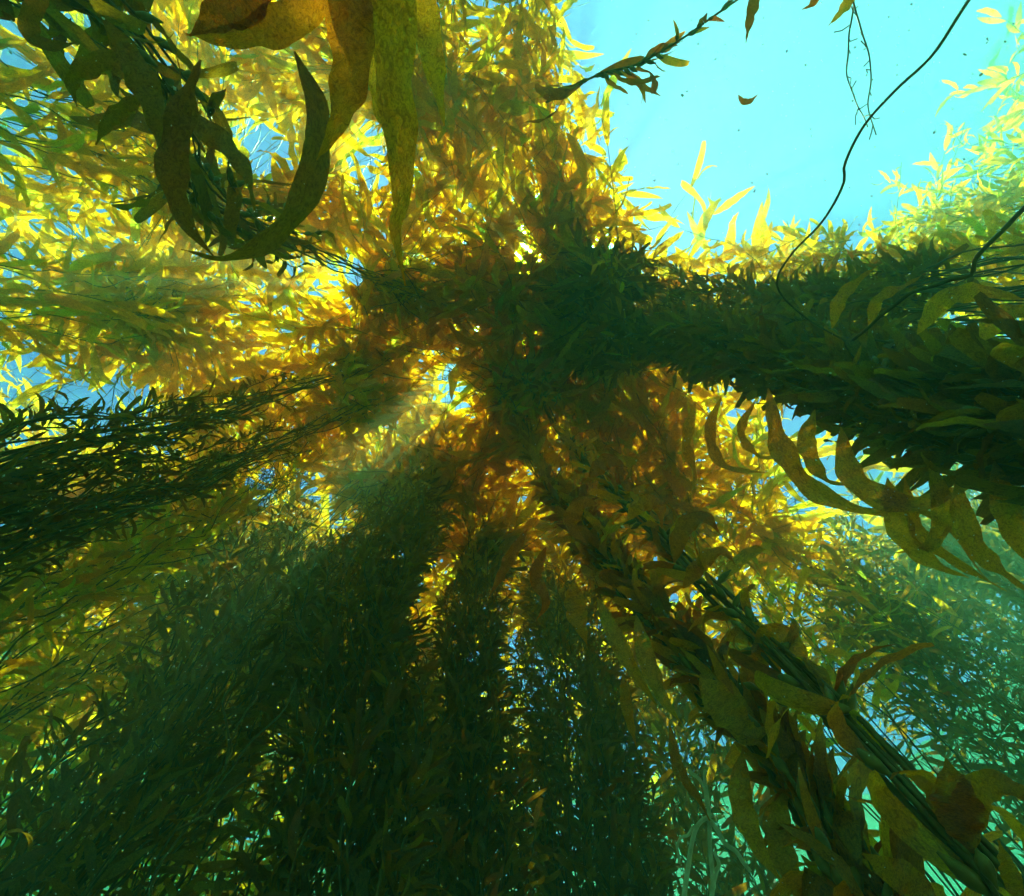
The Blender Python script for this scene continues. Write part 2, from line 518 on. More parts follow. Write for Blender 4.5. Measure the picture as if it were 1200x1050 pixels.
kelp("blackish ragged kelp column, the darkest and broadest of the upright ones",
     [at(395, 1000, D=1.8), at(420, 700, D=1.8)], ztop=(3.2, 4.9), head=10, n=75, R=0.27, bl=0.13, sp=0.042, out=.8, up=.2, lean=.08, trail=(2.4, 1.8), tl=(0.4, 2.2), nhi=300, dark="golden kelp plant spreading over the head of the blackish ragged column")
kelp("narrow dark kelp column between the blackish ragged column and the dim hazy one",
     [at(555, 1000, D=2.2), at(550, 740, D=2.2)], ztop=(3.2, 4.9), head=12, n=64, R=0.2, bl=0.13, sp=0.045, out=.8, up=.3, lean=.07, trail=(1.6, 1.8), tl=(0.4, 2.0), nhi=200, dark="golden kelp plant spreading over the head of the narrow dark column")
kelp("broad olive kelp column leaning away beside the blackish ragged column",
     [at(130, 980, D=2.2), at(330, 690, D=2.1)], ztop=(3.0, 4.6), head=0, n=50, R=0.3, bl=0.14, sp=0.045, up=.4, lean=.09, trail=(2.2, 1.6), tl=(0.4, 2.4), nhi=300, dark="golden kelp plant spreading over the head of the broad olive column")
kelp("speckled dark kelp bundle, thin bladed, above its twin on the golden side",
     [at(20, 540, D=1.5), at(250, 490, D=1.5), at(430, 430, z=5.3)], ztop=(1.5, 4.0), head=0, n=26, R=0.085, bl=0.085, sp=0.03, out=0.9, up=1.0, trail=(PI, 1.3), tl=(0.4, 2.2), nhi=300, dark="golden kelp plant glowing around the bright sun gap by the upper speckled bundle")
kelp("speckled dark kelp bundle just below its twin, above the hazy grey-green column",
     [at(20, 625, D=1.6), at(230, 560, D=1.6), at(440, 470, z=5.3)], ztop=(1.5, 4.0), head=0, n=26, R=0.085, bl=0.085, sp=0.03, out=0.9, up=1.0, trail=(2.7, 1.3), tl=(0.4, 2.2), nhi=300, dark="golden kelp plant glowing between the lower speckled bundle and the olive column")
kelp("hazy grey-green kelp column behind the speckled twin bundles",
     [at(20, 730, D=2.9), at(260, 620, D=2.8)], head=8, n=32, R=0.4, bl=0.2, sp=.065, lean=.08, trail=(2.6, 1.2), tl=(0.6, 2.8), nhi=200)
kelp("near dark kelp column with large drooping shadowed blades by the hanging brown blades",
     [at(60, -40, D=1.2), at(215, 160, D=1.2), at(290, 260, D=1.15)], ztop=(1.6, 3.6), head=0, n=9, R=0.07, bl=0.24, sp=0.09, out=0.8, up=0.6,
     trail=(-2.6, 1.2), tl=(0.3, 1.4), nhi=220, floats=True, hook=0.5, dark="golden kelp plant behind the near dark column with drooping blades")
kelp("golden sunlit kelp column rising behind the hanging brown blades",
     [at(480, -10, D=2.6), at(530, 180, D=2.5)], head=4, n=20, R=0.36, bl=0.3, sp=0.09, trail=(-1.7, 1.3), tl=(0.6, 2.4), nhi=300)
kelp("golden sunlit kelp column at the edge of the open bright water",
     [at(620, -10, D=3.0), at(615, 160, D=2.9)], head=4, n=16, R=0.3, bl=0.3, sp=0.09, trail=(-1.6, 0.6), tl=(0.3, 1.0), nhi=300)
kelp("dense shadowy kelp crown against the white glare of the surface",
     [at(900, 370, D=2.0), at(760, 345, D=1.3), at(700, 330, z=5.0)], n=26, R=0.22, bl=0.2, sp=0.055, trail=(-1.2, 0.7), tl=(0.1, 0.5), nhi=300, zb=2.6, dark="lit golden kelp top split off as its own plant, fanning its tips into the white surface glare")
kelp("yellow-lit kelp plant with upright blade tips in front of the open water",
     [at(1010, 345, D=2.9), at(880, 325, D=2.8)], n=14, R=0.26, bl=0.24, sp=0.075, trail=(-1.3, 0.6), tl=(0.2, 1.1), nhi=300, zb=2.0, tint=(.3, 1))
kelp("pale green kelp plant fading into blue water behind the thin curved stalk",
     [at(1220, 235, D=4.7), at(1060, 265, D=4.6)], n=20, R=0.5, bl=0.26, sp=0.095, trail=(-0.9, 1.0), tl=(0.3, 1.3), nhi=150, zb=1.0, tint=(.88, 1), lean=.1)  # greenest tints only: the water's green cast, put into the blades
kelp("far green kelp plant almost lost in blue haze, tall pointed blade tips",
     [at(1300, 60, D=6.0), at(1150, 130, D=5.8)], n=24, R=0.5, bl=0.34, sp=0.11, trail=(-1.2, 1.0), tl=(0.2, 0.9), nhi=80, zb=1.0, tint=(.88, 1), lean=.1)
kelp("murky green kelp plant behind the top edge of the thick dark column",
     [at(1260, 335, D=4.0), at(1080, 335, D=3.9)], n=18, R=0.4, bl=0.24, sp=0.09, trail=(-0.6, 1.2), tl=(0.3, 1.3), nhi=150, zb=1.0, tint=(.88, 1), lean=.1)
kelp("mossy green kelp mass behind the gap with thin tangled stalks",
     [at(260, 1000, D=3.6), at(350, 760, D=3.5)], head=8, n=56, R=0.65, bl=0.2, sp=0.065, lean=.12, up=.3, trail=(1.9, 1.2), tl=(0.5, 2.5), nhi=150)
kelp("olive kelp mass in the murky corner beyond the broad olive column",
     [at(20, 940, D=3.8), at(150, 790, D=3.7)], head=8, n=56, R=0.65, bl=0.2, sp=0.065, lean=.12, up=.3, trail=(2.3, 1.2), tl=(0.5, 2.5), nhi=150)
kelp("faint dark kelp column added far off to darken the teal water past the pale dead stalks",  # added plant, stands in for darker, murkier water
     [at(830, 1000, D=4.0), at(765, 790, D=3.9)], n=30, R=0.5, bl=0.24, sp=0.08, lean=.12, up=.3, head=10, trail=(1.2, 1.4), tl=(0.3, 1.8), nhi=60, dark="faint green top of the added kelp column, far over the pale dead stalks")
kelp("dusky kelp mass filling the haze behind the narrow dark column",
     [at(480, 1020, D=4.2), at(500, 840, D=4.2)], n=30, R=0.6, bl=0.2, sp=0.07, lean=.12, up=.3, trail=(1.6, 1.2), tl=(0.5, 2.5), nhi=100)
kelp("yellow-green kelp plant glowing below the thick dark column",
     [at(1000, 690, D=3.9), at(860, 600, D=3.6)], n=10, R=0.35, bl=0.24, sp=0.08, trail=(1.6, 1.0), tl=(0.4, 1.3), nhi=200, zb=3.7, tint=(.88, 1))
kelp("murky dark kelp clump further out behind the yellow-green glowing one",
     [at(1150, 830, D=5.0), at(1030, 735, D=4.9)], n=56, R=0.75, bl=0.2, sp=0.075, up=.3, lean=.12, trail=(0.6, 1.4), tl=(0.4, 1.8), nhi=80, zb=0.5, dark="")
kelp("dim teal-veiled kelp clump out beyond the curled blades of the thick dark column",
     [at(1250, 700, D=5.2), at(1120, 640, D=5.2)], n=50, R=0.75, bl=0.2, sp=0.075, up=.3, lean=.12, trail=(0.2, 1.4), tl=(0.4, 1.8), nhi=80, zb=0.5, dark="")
kelp("golden kelp plant between the brown hooked-blade column and the thick dark column",
     [at(860, 690, D=2.9), at(760, 580, D=2.7)], n=14, R=0.25, bl=0.24, sp=0.08, trail=(1.1, 1.4), tl=(0.4, 1.8), nhi=200, zb=2.6)
kelp("kelp plant with broad yellow blades over blue surface gaps, outermost on the golden side",
     [at(-60, 330, D=3.4), at(100, 350, D=3.2)], n=10, R=0.3, bl=0.36, sp=0.12, trail=(-2.9, 1.2), tl=(0.6, 2.2), nhi=200, zb=1.5, tint=(.4, 1))
kelp("pale veiled kelp plant with long drifting blades above the blue surface gaps",
     [at(-40, 130, D=3.2), at(130, 180, D=3.0)], n=12, R=0.3, bl=0.36, sp=0.11, trail=(-2.6, 1.1), tl=(0.6, 2.4), nhi=200, zb=1.5, tint=(.3, 1))
# ------------------------------------------------------------------ canopy: long fronds that lie over from the column heads and trail below the surface
CANOPY = [  # photo pixel, radius in metres at the surface, weight, height range
    (350, 300, .8, 1.0), (250, 420, .9, 1.0), (400, 430, .8, 1.0), (300, 520, .9, 1.0), (450, 520, .8, 1.0), (200, 600, .9, 1.0),
    (380, 600, .8, 1.0), (520, 560, .7, 1.0), (480, 330, .7, 1.2), (560, 330, .7, 1.2), (620, 300, .6, 1.1), (600, 200, .8, 1.1),
    (520, 120, .9, 1.1), (630, 90, .6, 0.8), (430, 200, .9, 1.0), (580, 480, .7, 1.2), (700, 480, .7, 1.1), (720, 560, .8, 1.0),
    (800, 570, .8, 0.9), (560, 660, .9, 1.0), (470, 660, .9, 1.0), (640, 630, .8, 1.0), (300, 690, 1., 1.0), (150, 680, 1., 1.0),
    (80, 600, 1., .8), (60, 740, 1., 1.0), (780, 650, .9, .8), (860, 590, .6, .9), (930, 640, .5, .5), (560, 410, .7, 1.4), (630, 410, .6, 1.4),
    (700, 400, .6, 1.2), (680, 310, .45, 1.1), (250, 230, 1., .9), (150, 330, 1., .6), (60, 440, 1., .4), (100, 180, 1.2, .6), (250, 60, 1.2, .9), (400, 60, 1.2, 1.),
    (835, 300, .3, .5), (150, 850, 1.4, .8), (400, 800, 1.2, .7), (600, 780, 1.2, .7), (750, 400, .6, 1.0)]
for lab, C, R in TWINS:                                   # lit golden tops split off as own plants; stipes climb inside the shade-coloured columns
    a = rng.uniform(0, 6.28)
    base = C[0] + np.array([0.25 * math.cos(a), 0.25 * math.sin(a), 0])
    p = new_plant("giant_kelp", lab, "kelp", "giant kelp plants of the forest", base, 300)
    p['top'] = C[-1].copy(); p['head'] = 8; p['hr'] = 0.5; p['dark'] = False
    for i in range(6):
        off = np.array([rng.normal(0, R * .35), rng.normal(0, R * .35), 0])
        g = np.clip(np.linspace(0, 6, len(C)), 0, 1)[:, None]
        P = base * (1 - g) + (C + off) * g + wob(len(C), 0.02, 1.5) * g
        add_stipe(p, P, 0.006, 0.004)
GW = [(rng.uniform(2.2, 6.5), rng.uniform(0, 6.28), rng.uniform(0, 6.28)) for _ in range(9)]
def patchy(O):
    """smooth random field over the surface: thin and thick patches of the canopy"""
    f = np.zeros(len(O))
    for k, a, ph in GW:
        f += np.sin(k * (O[:, 0] * math.cos(a) + O[:, 1] * math.sin(a)) + ph)
    return f / math.sqrt(4.5)
def heads():
    """each column ends in a dense head of short fronds that crowd below the surface"""
    for p in PLANTS:
        for i in range(p['head']):
            a = rng.uniform(0, 6.28); rr = p['hr'] * math.sqrt(rng.uniform(0, 1))
            st = p['top'] + np.array([rng.normal(0, .08), rng.normal(0, .08), -rng.uniform(0.5, 1.9)])
            e = p['top'] + np.array([math.cos(a) * rr, math.sin(a) * rr, -0.05 - 0.9 * rng.uniform(0, 1) ** 1.5])
            m1 = st * .5 + e * .5 + np.array([0, 0, 0.15])
            yield p, spline([st, m1, e], max(8, int(np.linalg.norm(e - st) / 0.09)))
def fronds_on(it, bl, sp, tint0):
    for p, P in it:
        P = P + wob(len(P), 0.04, 1.1); P[:, 2] = np.minimum(P[:, 2], H - 0.05)
        add_stipe(p, P, 0.0045, 0.002, 4)
        S = np.r_[0, np.cumsum(np.linalg.norm(np.diff(P, axis=0), axis=1))]
        u = np.arange(0.05, S[-1], sp); u = np.clip(u + rng.uniform(-.4, .4, len(u)) * sp, 0, S[-1])
        nn = len(u)
        O = np.stack([np.interp(u, S, P[:, c]) for c in range(3)], 1)
        T = np.gradient(P, axis=0); T /= np.linalg.norm(T, axis=1, keepdims=True) + 1e-9
        T = np.stack([np.interp(u, S, T[:, c]) for c in range(3)], 1)
        X = T * 0.7 + rng.normal(0, 1, (nn, 3)) * 0.55 * np.array([1, 1, .6])
        Nn = rng.normal(0, 1, (nn, 3)) * 0.7 + np.array([0, 0, 0.9])
        L = bl * rng.uniform(0.55, 1.35, nn)
        keep = np.ones(nn, bool)
        keep &= open_to_light(O)
        add_blades(p, O[keep], X[keep], Nn[keep], L[keep], np.clip(rng.normal(tint0, .25, keep.sum()), 0, 1))
fronds_on(heads(), 0.24, 0.06, 0.3)
def canopy(nf, bl=0.31, sp=0.085):
    W = np.array([c[3] for c in CANOPY]); W = W / W.sum()
    GOLD = [p for p in PLANTS if not p['dark'] and not p['old']]
    tops = np.array([p['top'] for p in GOLD])
    for i in range(nf):
        px, py, rad, _ = CANOPY[rng.choice(len(CANOPY), p=W)]
        c = at(px, py, z=5.7)
        a, q = rng.uniform(0, 6.28), rad * math.sqrt(rng.uniform(0, 1))
        tg = c + np.array([math.cos(a) * q, math.sin(a) * q, 0]); tg[2] = H - 0.1 - 0.9 * rng.uniform(0, 1) ** 1.8
        d = np.linalg.norm(tops[:, :2] - tg[:2], axis=1) + rng.uniform(0, 1.0, len(tops))
        p = GOLD[int(np.argmin(d))]
        st = p['top'] + np.array([rng.normal(0, .12), rng.normal(0, .12), rng.uniform(-1.3, -0.2)])
        hv = tg[:2] - st[:2]; dist = np.linalg.norm(hv)
        hd = math.atan2(hv[1], hv[0]) + rng.normal(0, 0.5)
        ln = rng.uniform(0.7, 1.6)
        e = tg + np.array([math.cos(hd) * ln, math.sin(hd) * ln, rng.uniform(-.15, .15)]); e[2] = min(e[2], H - 0.08)
        if in_open(np.array([tg, e, (tg + e) / 2])).any():
            continue
        m1 = st * 0.55 + tg * 0.45; m1[2] = st[2] * 0.3 + tg[2] * 0.7
        P = spline([st, m1, tg, e], max(14, int((dist + ln) / 0.1)))
        P = P + wob(len(P), 0.05, 1.3); P[:, 2] = np.minimum(P[:, 2], H - 0.05)
        add_stipe(p, P, 0.0045, 0.002, 4)
        S = np.r_[0, np.cumsum(np.linalg.norm(np.diff(P, axis=0), axis=1))]
        u = np.arange(0.1, S[-1], sp); u = u + rng.uniform(-.4, .4, len(u)) * sp
        nn = len(u)
        O = np.stack([np.interp(u, S, P[:, c]) for c in range(3)], 1)
        T = np.gradient(P, axis=0); T /= np.linalg.norm(T, axis=1, keepdims=True) + 1e-9
        T = np.stack([np.interp(u, S, T[:, c]) for c in range(3)], 1)
        X = T * 0.8 + rng.normal(0, 1, (nn, 3)) * 0.5 * np.array([1, 1, .55]) + np.array([0, 0, -0.1])
        Nn = rng.normal(0, 1, (nn, 3)) * 0.75 + np.array([0, 0, 0.8])
        L = bl * (0.35 + 1.6 * rng.uniform(0, 1, nn) ** 1.7)
        keep = patchy(O) + rng.normal(0, .25, nn) > -1.15
        keep &= open_to_light(O)
        add_blades(p, O[keep], X[keep], Nn[keep], L[keep], np.clip(rng.normal(0.35, .25, keep.sum()), 0, 1))
canopy(1300)

# ------------------------------------------------------------------ turn blades into objects: those that show largest become parts, the rest one mass
def flush_plants():
    allq_v, allq_f, owner = [], [], []
    voff = 0
    for pi, p in enumerate(PLANTS):
        p['var'] = p['var'] or []
        for k in ('O', 'X', 'Nn', 'L', 'var', 'tint'):
            p[k] = np.concatenate(p[k]) if len(p[k]) else np.zeros((0, 3) if k in ('O', 'X', 'Nn') else 0)
        p['Y'] = np.cross(p['Nn'], p['X'])
        n = len(p['O'])
        if n == 0:
            continue
        tv = np.stack([XL[v][0] for v in p['var'].astype(int)]) * p['L'][:, None, None]
        W = p['O'][:, None] + tv[..., :1] * p['X'][:, None] + tv[..., 1:2] * p['Y'][:, None] + tv[..., 2:] * p['Nn'][:, None]
        nv = tv.shape[1]
        allq_v.append(W.reshape(-1, 3))
        F = XL[0][1][None] + (np.arange(n) * nv)[:, None, None] + voff
        allq_f.append(F.reshape(-1, 4))
        owner.append(np.stack([np.repeat(pi, n * len(XL[0][1])), np.repeat(np.arange(n), len(XL[0][1]))], 1))
        voff += n * nv
    V = np.concatenate(allq_v); F = np.concatenate(allq_f); OW = np.concatenate(owner)
    bvh = BVHTree.FromPolygons(V.tolist(), F.tolist())
    hits = [np.zeros(len(p['O']), int) for p in PLANTS]
    org = Vector(CAM)
    for py in range(2, 1050, 4):
        for px in range(2, 1200, 4):
            h = bvh.ray_cast(org, Vector(ray(px, py)))
            if h[2] is not None:
                a, b = OW[h[2]]
                hits[a][b] += 1
    tot = nobj = 0
    for pi, p in enumerate(PLANTS):
        n = len(p['O'])
        if n == 0:
            continue
        order = np.argsort(-hits[pi])
        sel = [i for i in order[:p['nhi']] if hits[pi][i] >= 2]
        nobj += len(sel); tot += n
        for i in sel:
            l = p['L'][i]
            o = p['O'][i] - p['base']
            mt = Matrix(((*(p['X'][i]),), (*(p['Y'][i]),), (*(p['Nn'][i]),))).transposed().to_4x4()
            mt = Matrix.Translation(o) @ mt @ Matrix.Scale(l, 4)
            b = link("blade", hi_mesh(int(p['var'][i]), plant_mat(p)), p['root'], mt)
            if p['floats']:
                link("float", FLOAT, b, Matrix.Scale(0.95 / max(l, 0.12), 4))
        rest = np.setdiff1d(np.arange(n), np.array(sel, int))
        if len(rest):
            vi = p['var'][rest].astype(int)
            tv = np.stack([LO[v][0] for v in vi]) * p['L'][rest][:, None, None]
            W = (p['O'][rest] - p['base'])[:, None] + tv[..., :1] * p['X'][rest][:, None] + tv[..., 1:2] * p['Y'][rest][:, None] + tv[..., 2:] * p['Nn'][rest][:, None]
            nv = tv.shape[1]
            Ft = LO[0][1]
            Fm = (Ft[None] + (np.arange(len(rest)) * nv)[:, None, None]).reshape(-1, 4)
            U = np.tile(LO[0][2], (len(rest), 1))
            ti = np.repeat(p['tint'][rest], nv)
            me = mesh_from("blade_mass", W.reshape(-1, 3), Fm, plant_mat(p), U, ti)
            tag(link("blade_mass", me, p['root']), kind="stuff")
    print("blades", tot, "as objects", nobj, "t", round(time.time() - T0, 1))

# ------------------------------------------------------------------ hand-placed things
def custom_blade(p, pts, wpx, roll=0.0, twist=0.5, old=True, tint=0.5, sh=0.8, bullate=1.0, name="blade", label=None):
    """one large blade: midrib through (pixel x, pixel y, range) points, broadest wpx photo pixels"""
    P = spline([at(a, b, r=r) for a, b, r in pts], 42)
    n = len(P)
    rm = np.mean(P @ FWD); W = wpx / FPX * rm * 0.5
    v = np.linspace(0, 1, n)
    w = W * np.clip(np.sin(math.pi * v ** sh), 0, 1) ** 1.05
    w = np.maximum(w, 0.0015)
    wl = w * (1 + 0.02 * rng.normal(0, 1, n) + 0.05 * np.sin(v * 31 + rng.uniform(0, 6)))
    wr_ = w * (1 + 0.02 * rng.normal(0, 1, n) + 0.05 * np.sin(v * 37 + rng.uniform(0, 6)))
    T = np.gradient(P, axis=0); T /= np.linalg.norm(T, axis=1, keepdims=True)
    view = P / np.linalg.norm(P, axis=1, keepdims=True)
    Sd = np.cross(T, view); Sd /= np.linalg.norm(Sd, axis=1, keepdims=True) + 1e-9
    Nn = np.cross(Sd, T)
    an = roll + twist * (v - 0.5)
    S2 = Sd * np.cos(an)[:, None] + Nn * np.sin(an)[:, None]
    N2 = np.cross(S2, T)
    K = 7
    us = np.linspace(-1, 1, K)
    ph = rng.uniform(0, 6.28, 4)
    V = np.zeros((n, K, 3)); U = np.zeros((n, K, 2))
    for k, u in enumerate(us):
        h = 0.10 * w * (u * u) * math.sin(ph[0]) + abs(u) ** 2 * 0.3 * W * np.sin(v * 23 + ph[1] + u * 1.5) * (w / W)
        h = h + bullate * 0.05 * W * np.sin(v * 43 + u * 5 + ph[2]) * np.cos(u * 6 + ph[3])
        V[:, k] = P + S2 * ((wl if u < 0 else wr_) * u)[:, None] + N2 * h[:, None]
        U[:, k] = np.stack([0 * v + (u + 1) / 2, v * 1.4], 1)
    i = (np.arange(n - 1)[:, None] * K + np.arange(K - 1)[None]).ravel()
    F = np.stack([i, i + 1, i + K + 1, i + K], 1)
    me = mesh_from(name, V.reshape(-1, 3) - p['base'], F, (M_OLD if old == 1 else plant_mat(p) if old == 0 else M_BLADE), U.reshape(-1, 2), np.full(n * K, tint))
    o = link(name, me, p['root'])
    if label:
        o["label"] = label
    return o

def custom_float(p, a, b, ln=0.055):
    """gas float from pixel point a to pixel point b"""
    A, B = at(*a[:2], r=a[2]), at(*b[:2], r=b[2])
    d = B - A; d /= np.linalg.norm(d)
    x = np.linspace(0, 1, 9)
    prof = np.array([.12, .3, .75, .98, 1.0, .85, .55, .28, .12]) * ln * 0.22
    V, F = tube(A + x[:, None] * d * ln, prof, 8)
    link("float", mesh_from("float", V - p['base'], F, M_FLOAT), p['root'])

def stem(p, pts, r0, r1=None, m=None, n=40, jit=0.0, name="stipe"):
    P = spline([at(a, b, r=r) for a, b, r in pts], n)
    if jit:
        P = P + wob(n, jit, 0.5, 0.02)
    add_stipe(p, P, r0, r0 if r1 is None else r1, 6, m, name)
    return P

def by_label(txt):
    return next(p for p in PLANTS if p['root']['label'].startswith(txt))

# the hanging brown blades, close to the lens: a frond whose stipe passes just above the frame
fp = new_plant("kelp_frond", "large wrinkled amber-brown blades hanging close by on one kelp frond", "kelp frond", None, at(420, -260, r=0.9), 0)
stem(fp, [(420, -260, .9), (440, -120, .82), (400, -70, .8), (300, -60, .82), (180, -90, .9)], 0.005)
for pts, w, roll, tw, ti, sh in [
        ([(425, -90, .78), (410, 0, .76), (412, 70, .77), (398, 140, .8), (371, 188, .83)], 50, .25, .5, .35, .72),
        ([(470, -90, .80), (462, 0, .78), (462, 90, .79), (470, 160, .8), (470, 235, .82), (463, 265, .83), (468, 300, .84), (475, 335, .86)], 50, -.2, 1.0, .65, .45),
        ([(425, -90, .84), (436, 30, .84), (446, 110, .85), (468, 205, .86)], 40, .5, .6, .85, .75),
        ([(500, -80, .9), (497, 10, .9), (508, 70, .9), (521, 148, .92)], 34, .3, .4, .9, .8),
        ([(400, -60, .8), (350, 15, .8), (300, 38, .82), (255, 45, .84), (218, 40, .86)], 44, .3, .5, .25, .75),
        ([(330, -70, .82), (290, -10, .82), (255, 18, .83), (222, 42, .84)], 56, -.3, .5, .02, .75),
        ([(455, 140, .81), (459, 170, .82), (457, 205, .83)], 12, .2, .4, .3, .8)]:
    custom_blade(fp, pts, w, roll, tw, 1, ti, sh)

# shadowed hooked blades of the near dark column
np_ = by_label("near dark kelp column")
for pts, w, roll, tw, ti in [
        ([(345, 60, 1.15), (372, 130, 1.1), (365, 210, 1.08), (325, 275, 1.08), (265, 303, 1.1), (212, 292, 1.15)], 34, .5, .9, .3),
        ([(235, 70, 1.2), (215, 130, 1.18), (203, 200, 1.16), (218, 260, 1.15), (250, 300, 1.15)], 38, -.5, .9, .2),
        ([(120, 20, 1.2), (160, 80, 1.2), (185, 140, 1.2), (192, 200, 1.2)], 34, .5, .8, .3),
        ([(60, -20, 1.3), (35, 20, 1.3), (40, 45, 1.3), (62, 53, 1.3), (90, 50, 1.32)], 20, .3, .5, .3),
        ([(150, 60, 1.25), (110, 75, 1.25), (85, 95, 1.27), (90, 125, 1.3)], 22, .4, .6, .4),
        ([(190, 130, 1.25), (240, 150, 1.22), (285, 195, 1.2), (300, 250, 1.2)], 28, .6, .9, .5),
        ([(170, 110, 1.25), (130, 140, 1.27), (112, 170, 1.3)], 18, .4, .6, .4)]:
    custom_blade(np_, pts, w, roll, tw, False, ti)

# long curled blades along the lower side of the thick dark column
ap = by_label("thick dark kelp column")
for pts, w, roll, tw, ti in [
        ([(900, 455, 2.0), (915, 520, 1.95), (950, 570, 1.92), (1010, 597, 1.9), (1082, 600, 1.9)], 52, .2, .7, .35),
        ([(845, 465, 2.1), (832, 505, 2.08), (848, 545, 2.05), (905, 555, 2.05)], 22, .5, .9, .3),
        ([(885, 470, 2.05), (868, 505, 2.03), (890, 535, 2.0), (925, 532, 2.0)], 20, .4, .9, .5),
        ([(985, 500, 1.9), (1000, 560, 1.85), (1060, 590, 1.82), (1120, 575, 1.8), (1160, 560, 1.8)], 60, .1, .5, .35),
        ([(1040, 560, 1.85), (1058, 625, 1.82), (1095, 660, 1.82), (1135, 677, 1.84)], 46, .2, .6, .8),
        ([(1060, 560, 1.85), (1075, 620, 1.84), (1115, 655, 1.84), (1180, 693, 1.86)], 26, .5, .8, .5),
        ([(1010, 585, 1.85), (1070, 595, 1.83), (1115, 622, 1.82), (1145, 665, 1.84), (1158, 680, 1.85)], 12, .4, .5, .2),
        ([(1120, 560, 1.78), (1130, 610, 1.76), (1152, 650, 1.76), (1225, 708, 1.78)], 38, .2, .6, .4),
        ([(1165, 540, 1.75), (1180, 600, 1.74), (1200, 645, 1.74), (1235, 680, 1.75)], 40, .1, .6, .4),
        ([(1090, 540, 1.8), (1105, 600, 1.8), (1090, 640, 1.82), (1050, 648, 1.84)], 40, .3, .7, .9),
        ([(955, 480, 1.95), (945, 520, 1.94), (965, 560, 1.92), (1000, 570, 1.92)], 40, .3, .8, .6),
        ([(815, 470, 2.2), (805, 520, 2.2), (815, 560, 2.2), (800, 590, 2.22)], 24, .4, .8, .7),
        ([(975, 385, 1.9), (985, 350, 1.9), (1010, 325, 1.92), (1028, 312, 1.94)], 26, .5, .6, .4),
        ([(1018, 385, 1.9), (1030, 350, 1.88), (1060, 335, 1.88), (1088, 318, 1.9)], 28, .5, .8, .2),
        ([(1075, 392, 1.85), (1105, 352, 1.82), (1150, 342, 1.8), (1205, 352, 1.8)], 46, .2, .5, .45),
        ([(1150, 400, 1.8), (1175, 370, 1.8), (1225, 360, 1.8)], 46, .2, .5, .7)]:
    custom_blade(ap, pts, w * rng.uniform(.5, .72), roll + rng.uniform(-.2, .5), tw + rng.uniform(-.3, 1.0), 1, .45 + ti * .5)

# big blades of the brown column and of the bare bundle beside it
bp_ = by_label("brown kelp column")
for pts, w, roll, tw, ti in [
        ([(700, 700, 1.75), (720, 745, 1.7), (745, 790, 1.68), (772, 830, 1.66)], 20, .2, .6, .9),
        ([(745, 720, 1.7), (757, 770, 1.66), (775, 815, 1.63), (800, 850, 1.6)], 22, .2, .6, .9),
        ([(672, 680, 1.8), (676, 720, 1.8), (688, 755, 1.8)], 26, .2, .5, .8),
        ([(730, 790, 1.7), (735, 830, 1.7), (746, 876, 1.7)], 14, .3, .5, .7),
        ([(785, 850, 1.6), (795, 900, 1.58), (818, 935, 1.58), (832, 962, 1.58)], 14, .3, .6, .3),
        ([(640, 640, 1.95), (628, 675, 1.95), (640, 705, 1.95), (628, 728, 1.96)], 16, .3, .5, .3),
        ([(618, 620, 2.0), (600, 650, 2.0), (585, 678, 2.0), (572, 702, 2.0)], 14, .3, .5, .3),
        ([(870, 880, 1.5), (868, 935, 1.47), (885, 985, 1.45), (920, 1040, 1.42)], 28, .2, .6, .5),
        ([(920, 920, 1.5), (910, 970, 1.45), (930, 1030, 1.42), (960, 1080, 1.4)], 32, -.3, .6, .3),
        ([(890, 830, 1.5), (915, 870, 1.48), (935, 930, 1.45), (945, 980, 1.44)], 26, .4, .6, .7)]:
    custom_blade(bp_, pts, w, roll, tw, True, ti)
sp_ = by_label("slender bundle")
for pts, w, roll, tw, ti in [
        ([(735, 610, 1.7), (752, 590, 1.68), (772, 592, 1.68), (776, 620, 1.68)], 20, .3, .7, .5),
        ([(700, 590, 1.75), (680, 590, 1.75), (670, 615, 1.76), (690, 640, 1.78)], 20, .3, .7, .3),
        ([(790, 660, 1.6), (800, 620, 1.58), (825, 605, 1.58), (846, 628, 1.58)], 22, .3, .7, .2),
        ([(800, 690, 1.58), (822, 660, 1.56), (845, 645, 1.56), (862, 662, 1.56)], 20, .4, .7, .4),
        ([(690, 560, 1.8), (712, 540, 1.8), (735, 548, 1.8)], 20, .3, .5, .2),
        ([(665, 545, 1.85), (645, 535, 1.85), (640, 510, 1.86)], 16, .3, .5, .4),
        ([(885, 790, 1.45), (905, 748, 1.43), (930, 758, 1.42), (945, 800, 1.42)], 32, .2, .6, .5),
        ([(850, 750, 1.5), (880, 742, 1.48), (905, 765, 1.46), (915, 800, 1.45)], 30, .3, .6, .6),
        ([(820, 790, 1.52), (850, 830, 1.5), (880, 860, 1.48), (905, 850, 1.46)], 40, .3, .7, .9)]:
    custom_blade(sp_, pts, w, roll, tw, True, ti)
for k, (a, b) in enumerate([((940, 810, 1.42), (952, 830, 1.41)), ((962, 838, 1.4), (975, 852, 1.4)), ((870, 800, 1.46), (884, 806, 1.45)), ((905, 815, 1.44), (918, 824, 1.44))]):
    custom_float(sp_, a, b, 0.04)

